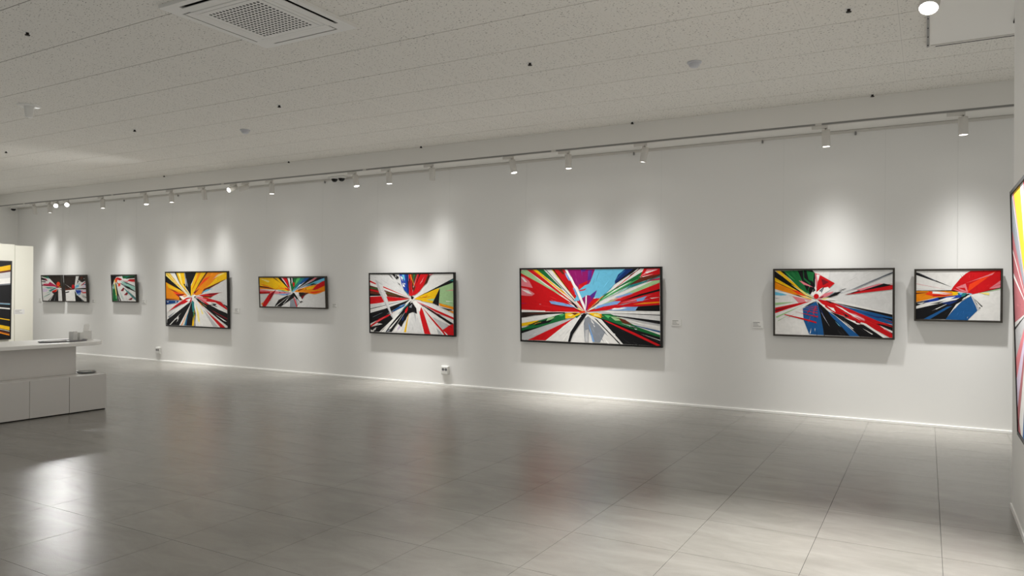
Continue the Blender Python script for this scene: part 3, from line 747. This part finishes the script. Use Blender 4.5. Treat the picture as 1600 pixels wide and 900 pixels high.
P3 = '''
u:57,72 915,62 930,845 72,820; k:325,70 492,66 415,240 415,402 350,282; G:335,150 350,150 372,270 360,260; p:57,72 98,72 200,220 405,402 180,232 60,122; k:57,112 200,240 325,352 58,208; w:95,72 192,70 240,230 405,402 200,215; y:93,72 112,72 300,312 250,270; y:60,85 80,80 250,270 200,235
k:185,70 207,70 260,230 395,392; y:205,70 330,68 330,200 345,300 424,412 270,242; p:230,72 260,72 290,220 380,370 280,220; G:318,70 332,70 350,200 375,282 345,222; k:310,230 330,230 400,370; h:330,330 360,340 432,420 400,400
y:490,66 645,64 560,170 432,392 415,402 414,262; o:520,66 560,66 440,280 430,330; o:640,64 915,62 918,150 700,282 560,372 500,392 440,382 560,192; R:600,160 700,110 560,240 480,330; s:628,64 652,64 440,384 540,200; d:450,350 540,290 470,370; y:858,64 915,62 918,156 720,262 600,312
c:775,100 852,68 720,162; p:800,90 900,70 740,150; s:600,300 918,150 720,268 560,372; B:565,352 640,305 715,292 650,332; w:530,392 700,302 690,332; r:525,390 680,360 827,350 700,412 600,416; d:640,370 827,350 700,395; s:570,404 725,400 690,427 600,427; o:590,418 690,420 640,432
r:498,420 620,420 835,480 930,580 930,632 640,522; w:620,478 760,490 930,600 930,640 700,542; c:560,420 640,450 620,490 540,440; k:640,520 740,520 930,650 930,822 800,722 520,482 480,430; k:868,508 925,542 925,572; k:700,500 780,510 760,530; r:760,470 840,490 850,520 780,500; w:680,520 800,560 920,640 800,590
c:478,410 560,410 622,470 560,452; k:470,425 520,440 640,540 600,530; p:520,470 620,540 640,552; r:580,570 622,600 908,846 828,841; R:560,520 620,600 600,600; d:690,590 930,715 925,728 760,640; W:760,660 920,760 880,750; W:902,846 928,846 680,622; k:588,590 765,836 740,836; W:596,600 790,838 765,836; k:610,625 700,740 800,838 790,838
o:468,440 560,510 612,590 590,590; w:448,430 482,440 830,842 480,829; gs:590,595 620,625 800,838 730,836; p:480,500 530,642 542,772 518,760; p:540,540 595,652 572,657; o:60,205 322,350 362,392 300,462 60,462; y:60,215 250,310 300,350 100,290; R:100,300 325,390 240,422 150,322; s:90,290 200,335 240,365 150,320; d:200,380 330,370 260,420
k:248,400 292,462 255,462; s:60,440 260,450 60,465; W:250,405 405,390 312,466; o:290,410 380,395 330,420; b:60,465 252,465 222,502 65,527; n:60,490 230,480 65,520; Ws:75,485 100,480 90,498; Ws:195,482 215,480 205,500; w:70,542 225,510 80,642
r:100,622 200,530 352,430 432,420 422,482 280,522; w:340,460 420,430 400,480; d:180,570 330,460 250,540; w:75,662 280,540 405,460 380,502 90,742; k:80,742 350,530 425,478 402,530 250,822 75,818; G:90,700 200,620 110,720; w:110,816 285,636 128,816; w:185,752 242,688 230,772 225,720
w:250,822 400,550 420,525 302,822; o:278,821 402,555 292,821; t:322,822 405,535 342,822; k:338,822 410,530 440,455 485,650 478,828; t:428,480 462,480 466,640 440,625; b:335,822 385,610 350,822; y:464,600 473,700 458,826 432,826 445,720; e:450,640 470,640 450,760; G:468,690 488,829 460,828
W:428,422 462,378 494,400 445,432; k:460,410 492,400 470,430; W:438,470 446,430 455,450'''

P4 = '''
u:85,92 1445,90 1480,745 105,712; y:85,92 505,92 700,330 762,402 430,348 95,332; o:110,180 420,250 700,350 500,330; y:150,200 400,180 560,300 420,320; p:95,108 200,130 305,165 270,192; o:95,210 260,260 430,346 200,290; s:92,265 250,288 435,346 95,300; o:95,295 300,325 430,348 95,332
s:370,92 402,92 545,215; R:610,300 700,325 725,385 640,345; d:660,340 720,370 700,380; k:475,92 545,92 748,380 640,270; w:540,92 582,92 745,372; c:555,92 585,92 660,220; r:578,92 662,92 730,340 680,280; k:658,92 676,92 740,362; w:668,95 722,94 735,255; k:718,95 758,94 768,335; w:752,95 778,94 782,225
e:722,170 770,220 800,95 965,92 765,398; k:775,95 802,94 790,302; E:878,95 955,93 830,272 850,160; e:740,220 780,330 765,398; r:788,195 828,200 815,292 795,272; t:950,92 1042,92 785,382; b:1038,92 1182,91 1000,202 770,392; f:1060,130 1130,95 960,230; B:930,240 965,240 805,392 765,398; W:935,235 965,235 880,310
k:1138,92 1245,91 880,332 800,397; c:1240,94 1305,93 1060,232; r:1180,150 1290,94 1200,150; G:1060,222 1202,160 1000,292 870,352; k:1298,92 1445,90 1400,112 1000,282 1220,152; n:1360,110 1445,92 1440,105 1300,160; B:1446,98 1448,172 1300,212 1010,292 1250,172; t:1100,240 1300,180 1200,230; k:1035,284 1230,218 1305,230 1100,272
o:870,356 1100,282 1290,237 1450,160 1460,382 1340,432 1240,452 1100,430 1050,410 820,400; y:1000,330 1250,270 1200,320 1100,350; R:1130,400 1440,370 1300,420 1200,430; s:900,350 1040,330 900,380; r:1195,356 1290,242 1380,190 1452,152 1457,262 1300,342; d:1055,308 1075,346 1060,362; d:1200,352 1300,335 1250,356
s:905,405 1135,420 1060,462 1020,500 990,562 940,482; x:898,420 1000,408 1055,448 960,502; d:980,490 1040,470 995,555; w:820,400 922,410 900,470 1002,590 960,622 820,472; g:860,430 900,480 960,560 900,520; k:905,460 960,490 940,500; k:776,412 822,420 955,622 900,592 820,492; k:955,602 1000,598 950,642
k:735,465 800,428 824,520 640,642 540,716 408,712 490,572 660,482; w:428,712 745,458 447,712; w:588,662 765,448 602,660; x:480,600 640,510 560,600; G:735,592 822,538 920,560 942,622 880,726 730,722; g:880,560 940,620 890,680; r:803,510 822,520 888,726 866,726; c:835,560 845,560 890,720; w:940,640 920,725 880,726
c:95,340 430,350 600,400 765,420 450,442 95,392; w:95,335 420,352 600,395 300,372; o:320,370 400,380 330,390; d:500,405 530,400 520,430; q:600,410 640,400 620,425; r:95,385 322,390 300,432 98,437; d:95,410 310,415 300,435; k:98,432 280,435 98,440
r:562,202 445,340 340,532 222,713 150,711 170,622 290,442 440,350; d:330,440 440,350 360,480 280,600; o:130,652 165,615 152,702; h:470,345 690,388 765,408 500,382; t:540,360 640,380 580,385; l:450,440 640,440 775,420 600,472; f:640,450 740,432 660,465; W:700,370 768,402 720,402'''

P1A = '''
x:103,105 597,100 612,402 525,402 300,150; k:120,110 300,105 330,200 250,150; e:110,112 272,110 305,175 200,142; t:230,120 280,112 320,190; k:105,140 225,170 252,232 108,202; q:170,180 240,190 260,230; w:268,160 312,168 465,342 330,262; W:290,180 320,190 420,300; w:108,205 300,250 320,310 112,300; k:112,235 220,245 210,270 115,255
q:140,312 280,300 320,255 465,342 528,392 480,405 160,335; c:150,300 260,290 240,320; d:114,325 400,368 520,400 115,352; w:116,360 420,372 500,392 120,400; h:180,390 440,390 522,405 280,442; t:220,395 420,400 260,420; t:280,482 420,420 512,405 330,502; q:300,432 400,425 340,445; L:140,420 262,442 242,502 145,522; h:200,560 400,470 340,520
h:158,642 345,540 322,572 170,655; k:185,630 330,550 300,580; r:362,502 420,470 512,430 462,562 440,520 400,555; R:440,480 505,440 460,540; k:368,522 442,520 490,500 527,430 532,746 270,741 420,572; w:300,738 422,572 322,741; G:420,742 472,570 432,742; x:480,560 530,480 530,700
w:535,410 562,420 626,490 634,746 540,746; s:560,430 610,450 612,470; d:545,400 606,380 608,410; R:490,290 518,252 562,258 582,322 540,378 488,352; o:500,330 540,360 520,372; y:538,382 608,355 565,388; q:470,390 530,380 540,410 500,415'''

P1B = '''
x:690,105 978,102 945,442 706,472; s:698,370 870,428 942,450 706,474; x:720,360 800,390 780,440 704,420; w:976,102 1056,100 962,362 943,362; W:985,110 1010,105 960,300; x:1054,100 1210,95 1216,240 1100,245 1028,205; s:1080,130 1160,120 1120,200; ws:1170,160 1190,155 1190,180; w:1040,208 1085,232 1120,280 960,402; k:1020,210 1050,230 1000,320; h:1020,300 1080,280 1060,330
B:978,332 1055,328 1042,382 948,424; l:960,370 1040,330 1020,360; k:1090,250 1200,190 1150,260; w:1060,330 1215,215 1150,320 1080,380; q:1088,352 1200,250 1217,262 1150,332; L:1080,402 1222,330 1227,392; b:1150,320 1220,300 1220,330; k:955,424 1231,402 1233,442 958,442; s:1150,412 1231,405 1232,430; f:955,450 1112,470 1092,562 1050,602 990,542
l:1000,562 1092,520 1062,602; l:950,450 1100,455 1010,475; L:1120,470 1237,450 1240,505 1140,500; q:1100,480 1160,470 1120,510; r:1108,515 1241,510 1242,542 1140,542; w:1088,542 1242,582 1244,652; k:1100,560 1242,650 1243,672; w:1100,590 1245,690 1246,756 1190,756; k:1120,600 1240,690 1150,640; k:938,470 1000,592 1192,757 962,752
G:1080,640 1150,752 1140,752; h:960,500 1010,600 990,600; w:688,300 702,312 872,422 850,418; r:O 905 378 36 56; d:880,400 940,420 900,432; k:708,522 808,493 800,522 714,547; W:704,480 940,455 962,750 722,748; k:708,516 806,494 802,522 714,546'''

P2 = '''
k:120,90 425,88 250,120 200,200 150,342 130,402; e:405,90 722,86 724,152 600,162 420,162; k:560,128 722,105 724,142 500,172; t:430,100 600,95 540,130; w:270,125 340,100 400,110 430,170 520,180 480,210 400,200; r:222,150 285,130 372,158 405,200 340,214 268,192; R:205,182 272,150 275,242 220,282; o:200,230 240,200 235,260; d:300,170 370,170 350,200
p:193,200 217,200 212,290 195,290; k:255,240 310,305 290,325; r:536,217 600,180 726,174 729,242 600,237; d:600,190 720,185 722,205; c:420,200 565,242 540,266; c:480,215 729,250 729,262; e:145,370 180,308 212,330 252,600 277,756 155,759; h:150,400 185,330 205,420 175,450; e:150,560 180,480 222,620 212,756 155,759; E:215,560 245,600 262,700 230,700
p:193,290 228,330 278,642 240,602; k:222,288 248,290 300,560 372,753 280,756 250,502; w:285,590 342,751 322,753; G:300,600 330,700 320,700; y:250,250 300,320 265,290; R:310,290 362,288 352,362 288,372; c:300,360 350,350 320,376; h:370,228 470,268 731,378 733,472 600,422 430,332; t:450,270 540,310 500,300; k:395,210 728,358 729,374 500,284
e:520,350 620,400 600,410; k:355,278 540,368 736,488 737,508 500,402 380,312; G:380,280 520,380 440,350; t:440,402 560,502 752,682 752,736 520,522; h:460,430 640,620 600,600; k:468,388 752,668 750,686; w:480,400 750,640 752,668; k:520,400 600,480 580,470; G:600,560 752,700 752,712; d:362,487 435,398 458,420 432,492; d:448,592 530,513 552,560 522,597; d:552,717 667,648 662,690 632,727
c:362,487 432,492 400,497; g:380,500 452,752 440,753; g:500,620 545,752 532,752; h:330,470 400,640 430,752 380,640; c:448,592 522,597 480,602'''

PL = '''
k:0,0 1000,0 1000,1000 0,1000; y:C 1000,35 1000,105; s:C 1000,100 1000,128; u:C 1000,126 1000,215; W:C 1000,205 1000,280; G:C 1000,285 1000,296; G:C 1000,540 1000,560; B:C 1000,552 1000,558; W:C 1000,605 1000,622; y:C 1000,755 1000,768; y:C 1000,850 1000,898
W:C 1000,908 1000,914; s:C 1000,930 1000,945; o:C 1000,950 1000,968; r:C 0,200 0,420; w:C 0,420 0,560; b:C 0,560 0,700; o:C 200,0 420,0; w:C 420,0 520,0; r:C 300,1000 480,1000; w:C 600,1000 720,1000'''

PR = '''
w:0,0 1000,0 1000,1000 0,1000; y:120,0 420,0 C; c:60,0 120,0 C; G:0,0 45,0 C 0,150; W:45,0 62,0 C; j:0,150 C 0,420; W:0,230 C 0,245; W:0,330 C 0,350; j:0,420 C 0,540; u:0,540 C 0,560; k:0,560 C 0,572; g:0,572 C 0,700; c:0,690 C 0,780; L:0,780 C 0,900; j:0,900 C 0,1000 120,1000; b:200,1000 C 420,1000; k:450,1000 C 600,1000
o:1000,200 C 1000,380; e:1000,420 C 1000,520; n:1000,600 C 1000,800; r:560,0 C 760,0'''

FB, FG = 'frame_black', 'frame_grey'
painting('small square canvas with an orange disc, left half of the twin pair', -16.03, -15.275, 1.051, 1.602, .07,
         [(103, 105), (597, 100), (632, 745), (142, 740)], (525, 400), P1A, FG, seed=1)
painting('small square canvas with dark top and red spot, right half of the twin pair', -15.183, -14.422, 1.053, 1.600, .07,
         [(690, 105), (1210, 95), (1245, 755), (722, 748)], (945, 445), P1B, FG, seed=2)
painting('small square green canvas with a row of dark red triangles', -13.598, -12.834, 1.074, 1.598, .07,
         [(120, 90), (725, 85), (755, 755), (155, 760)], (240, 190), P2, FG, seed=3)
painting('nearly square painting of yellow, orange and black bursting rays', -11.970, -10.301, .657, 1.641, .027,
         [(57, 72), (915, 62), (930, 845), (72, 820)], (435, 420), P3, FB, seed=4)
painting('long low painting with orange rays over plain white and a diagonal red bar', -9.547, -8.065, 1.035, 1.545, .055,
         [(85, 92), (1445, 90), (1480, 745), (105, 712)], (765, 400), P4, FG, seed=5)
painting('painting of red, white and black rays with a sage green patch', -7.203, -5.673, .694, 1.587, .027,
         [(63, 62), (1110, 60), (1122, 838), (68, 798)], (597, 378), P5, FB, seed=6)
painting('largest painting, red and sky blue rays bursting over a grey road', -4.637, -2.722, .672, 1.634, .039,
         [(57, 85), (1462, 60), (1470, 860), (62, 805)], (705, 515), P6, FB, wires=(.03, .985), seed=7)
painting('wide painting with blue, black and red rays across a white ground', -1.467, -.287, .862, 1.595, .05,
         [(68, 68), (1412, 60), (1415, 845), (72, 805)], (555, 400), P7, FG, seed=8, lip=.016)
painting('smaller painting with a big red fan shape and blue wedge near the partition', -.115, .627, 1.059, 1.580, .03,
         [(97, 100), (1365, 88), (1362, 845), (97, 828)], (900, 445), P8, FG, wires=(.5,), seed=9, lip=.016)
unit = [(0, 0), (1000, 0), (1000, 1000), (0, 1000)]
# on the free-standing panel behind the desk (faces +X) and on the partition (faces -X)
PANX = -13.0
painting('black painting with yellow and white streaks on the ivory panel', 0, 1.3, .497, 1.772, .02, unit, (-600, 430), PL, FB,
         place=((PANX + .006, 6.286 - .65, .497), math.pi / 2), seed=10)
painting('tall pink and grey painting, its reds paled by painted-in glare, leaning from the partition at the right edge', 0, 1.05, .595, 1.885, .03, unit, (620, 480), PR, FB,
         place=((PX - .006, 4.70 - .525, .595), -math.pi / 2), seed=11)

# ------------------------------------------------------------------ small wall fixtures
def wall_card(label, x, z, w=.115, h=.075, place=None):
    t = thing('caption_card', label, 'caption', group='white caption cards')
    if place: t.location = place[0]; t.rotation_euler.z = place[1]
    else: t.location = (x, D, z)
    MB().box((-w / 2, -.006, -h / 2), (w / 2, 0, h / 2)).build('card', M['paper'], t)
    for k, (ln, hh) in enumerate(((.62, .006), (.42, .004), (.5, .004), (.72, .005))):
        z0 = h * .30 - k * h * .19
        MB().box((-w * .42, -.0066, z0 - hh / 2), (-w * .42 + w * ln, -.006, z0 + hh / 2)).build('print_line', M['ink'], t)
    return t
wall_card('white caption card at the right of the largest painting', -2.565, .973)
wall_card('white caption card at the left of the wide blue and red painting', -1.641, .977)
wall_card('white caption card at the right of the yellow rays painting', -10.14, .974)
wall_card('white caption card at the right of the long low orange painting', -7.93, 1.084)
wall_card('white caption card at the right of the twin canvases', -14.28, 1.075)
wall_card('white caption card at the left of the twin canvases', -16.20, 1.08)
wall_card('white caption card at the right of the small green canvas', -12.68, 1.083)
wall_card('white caption card on the ivory panel beside the black painting', 0, 0, .16, .08, ((PANX, 6.43, .94), math.pi / 2))

def socket(label, x, z):
    t = thing('wall_socket', label, 'socket', (x, D, z), group='wall sockets')
    MB().box((-.062, -.028, -.06), (.062, 0, .06)).build('box', M['white_plastic'], t, bevel=.006)
    p = MB().box((-.052, -.033, -.048), (.052, -.028, .048)).build('cover_plate', M['white_plastic'], t, bevel=.003)
    for s in (-1, 1):
        o = MB().lathe([(.021, -.0345), (.021, -.033)], 18, (s * .024, 0, .012), 'y').lathe([(0, -.0335), (.019, -.0335), (.021, -.0345)], 18, (s * .024, 0, .012), 'y').build('outlet', M['tray_grey'], p)
        for q in (-1, 1):
            MB().lathe([(0, -.0352), (.0055, -.0352), (.0055, -.033)], 10, (s * .024 + q * .009, 0, .012), 'y').build('pin_hole', M['slot'], p)
socket('white double wall socket low between the sage green painting and the largest painting', -5.855, .217)
socket('white double wall socket low at the left of the yellow rays painting', -12.235, .20)

# ------------------------------------------------------------------ ivory display panels behind the desk
t = thing('room_divider', 'tall ivory free-standing panel end beside the twin canvases', 'panel', (PANX, 6.36, 0))
MB().box((-.12, .002, 0), (0, .285, 2.03)).build('board', M['panel'], t, bevel=.002)
MB().box((-.14, .01, 0), (.004, .28, .03)).build('foot', M['panel'], t)
t = thing('room_divider', 'wide ivory free-standing panel carrying the black streaked painting', 'panel', (PANX, 4.3, 0))
MB().box((-.12, 0, 0), (0, 2.058, 2.045)).build('board', M['panel'], t, bevel=.002)
MB().box((-.14, .01, 0), (.004, 2.05, .03)).build('foot', M['panel'], t)

# ------------------------------------------------------------------ reception desk
XD = -7.904
t = thing('reception_desk', 'white reception desk with a long rounded counter', 'desk', (XD, 4.0, 0))
MB().box((-.95, -2.6, .394), (-.25, .615, .705)).build('upper_body', M['desk'], t)
pts = []
for k in range(0, 17):                                      # rounded far end of the counter
    a = math.pi * k / 16
    pts.append((-.52 + .40 * math.cos(a), .68 + .30 * math.sin(a)))
MB().prism([(-.12, -2.7)] + pts + [(-.92, -2.7)], .705, .745).build('counter_top', M['desk_top'], t, bevel=.006)
for k, (a, b, lab) in enumerate(((1.4, 2.8, 0), (2.803, 4.011, 0), (4.014, 4.405, 0))):
    p = MB().box((-1.0, a - 4.0, .012), (0, b - 4.0, .393)).build('lower_block', M['desk'], t, bevel=.002)
    MB().box((-.98, a - 4.0 + .005, 0), (-.015, b - 4.0 - .005, .012)).build('plinth', M['slot'], p)
t = thing('display_plinth', 'low white box plinth at the end of the reception desk', 'plinth', (XD - .5, 4.607, 0))
MB().box((-.5, -.197, .012), (.5, .200, .393)).build('box', M['desk'], t, bevel=.002)
MB().box((-.48, -.19, 0), (.485, .195, .012)).build('base', M['slot'], t)

# things on the counter and plinth
ZT = .745
t = thing('serving_tray', 'flat grey oval tray lying on the reception counter', 'tray', (-8.30, 4.56, ZT))
e = lambda rx, ry, z: [(rx * math.cos(a * math.pi / 14), ry * math.sin(a * math.pi / 14)) for a in range(28)]
MB().prism(e(.13, .25, 0), 0, .008).build('tray_base', M['tray_grey'], t)
rim = MB()
o1, o2 = e(.14, .26, 0), e(.125, .245, 0)
i0 = len(rim.v)
rim.v += [(x, y, .006) for x, y in o2] + [(x, y, .016) for x, y in o1] + [(x, y, .010) for x, y in o1]
for j in range(28):
    k = (j + 1) % 28
    rim.f += [(j, k, 28 + k, 28 + j), (28 + j, 28 + k, 56 + k, 56 + j), (56 + j, 56 + k, k, j)]; rim.smooth += [True] * 3
rim.build('rim', M['tray_grey'], t)
tag(MB().box((-.07, -.10, 0), (.07, .07, .006)).build('leaflet', M['paper'], None, (-8.32, 4.50, ZT + .009)), 'white leaflet lying on the grey tray', 'leaflet')
def cup(label, x, y, h, r):
    t = thing('card_box', label, 'box', (x, y, ZT + .008), (0, 0, .3))
    w = .004
    m = MB()
    m.box((-r, -r, 0), (r, r, .004)).box((-r, -r, .004), (-r + w, r, h)).box((r - w, -r, .004), (r, r, h))
    m.box((-r + w, -r, .004), (r - w, -r + w, h)).box((-r + w, r - w, .004), (r - w, r, h))
    m.build('case', M['white_plastic'], t)
    MB().box((-r + .008, -r + .008, .004), (r - .008, r - .008, h - .02)).build('cards', M['paper'], t)
cup('taller open white card box on the reception counter', -8.36, 4.70, .095, .030)
cup('shorter open white card box beside the leaflet stand', -8.37, 4.778, .08, .026)
t = thing('leaflet_stand', 'small white stand with a leaning leaflet at the counter end', 'stand', (-8.42, 4.885, ZT), (0, 0, -.1))
MB().box((-.05, -.05, 0), (.05, .05, .006)).build('base', M['white_plastic'], t)
MB().quadbox([(.03, -.05, .006), (.034, -.05, .006), (.034, .04, .006), (.03, .04, .006), (-.01, -.03, .1), (-.006, -.03, .1), (-.006, .06, .1), (-.01, .06, .1)]).build('pocket', M['white_plastic'], t)
MB().quadbox([(.02, -.065, .01), (.025, -.065, .01), (.025, -.005, .01), (.02, -.005, .01), (-.06, .0, .175), (-.055, .0, .175), (-.055, .06, .175), (-.06, .06, .175)]).build('leaflet', M['paper'], t)
t = thing('acrylic_tray', 'clear shallow acrylic dish on the low plinth', 'dish', (-8.13, 4.72, .393))
MB().lathe([(0, .004), (.075, .004), (.10, .022), (.105, .022), (.08, 0), (0, 0)], 28).build('dish', M['acrylic'], t)
MB().box((-.05, -.03, .005), (.02, .035, .012)).build('name_cards', M['paper'], t)
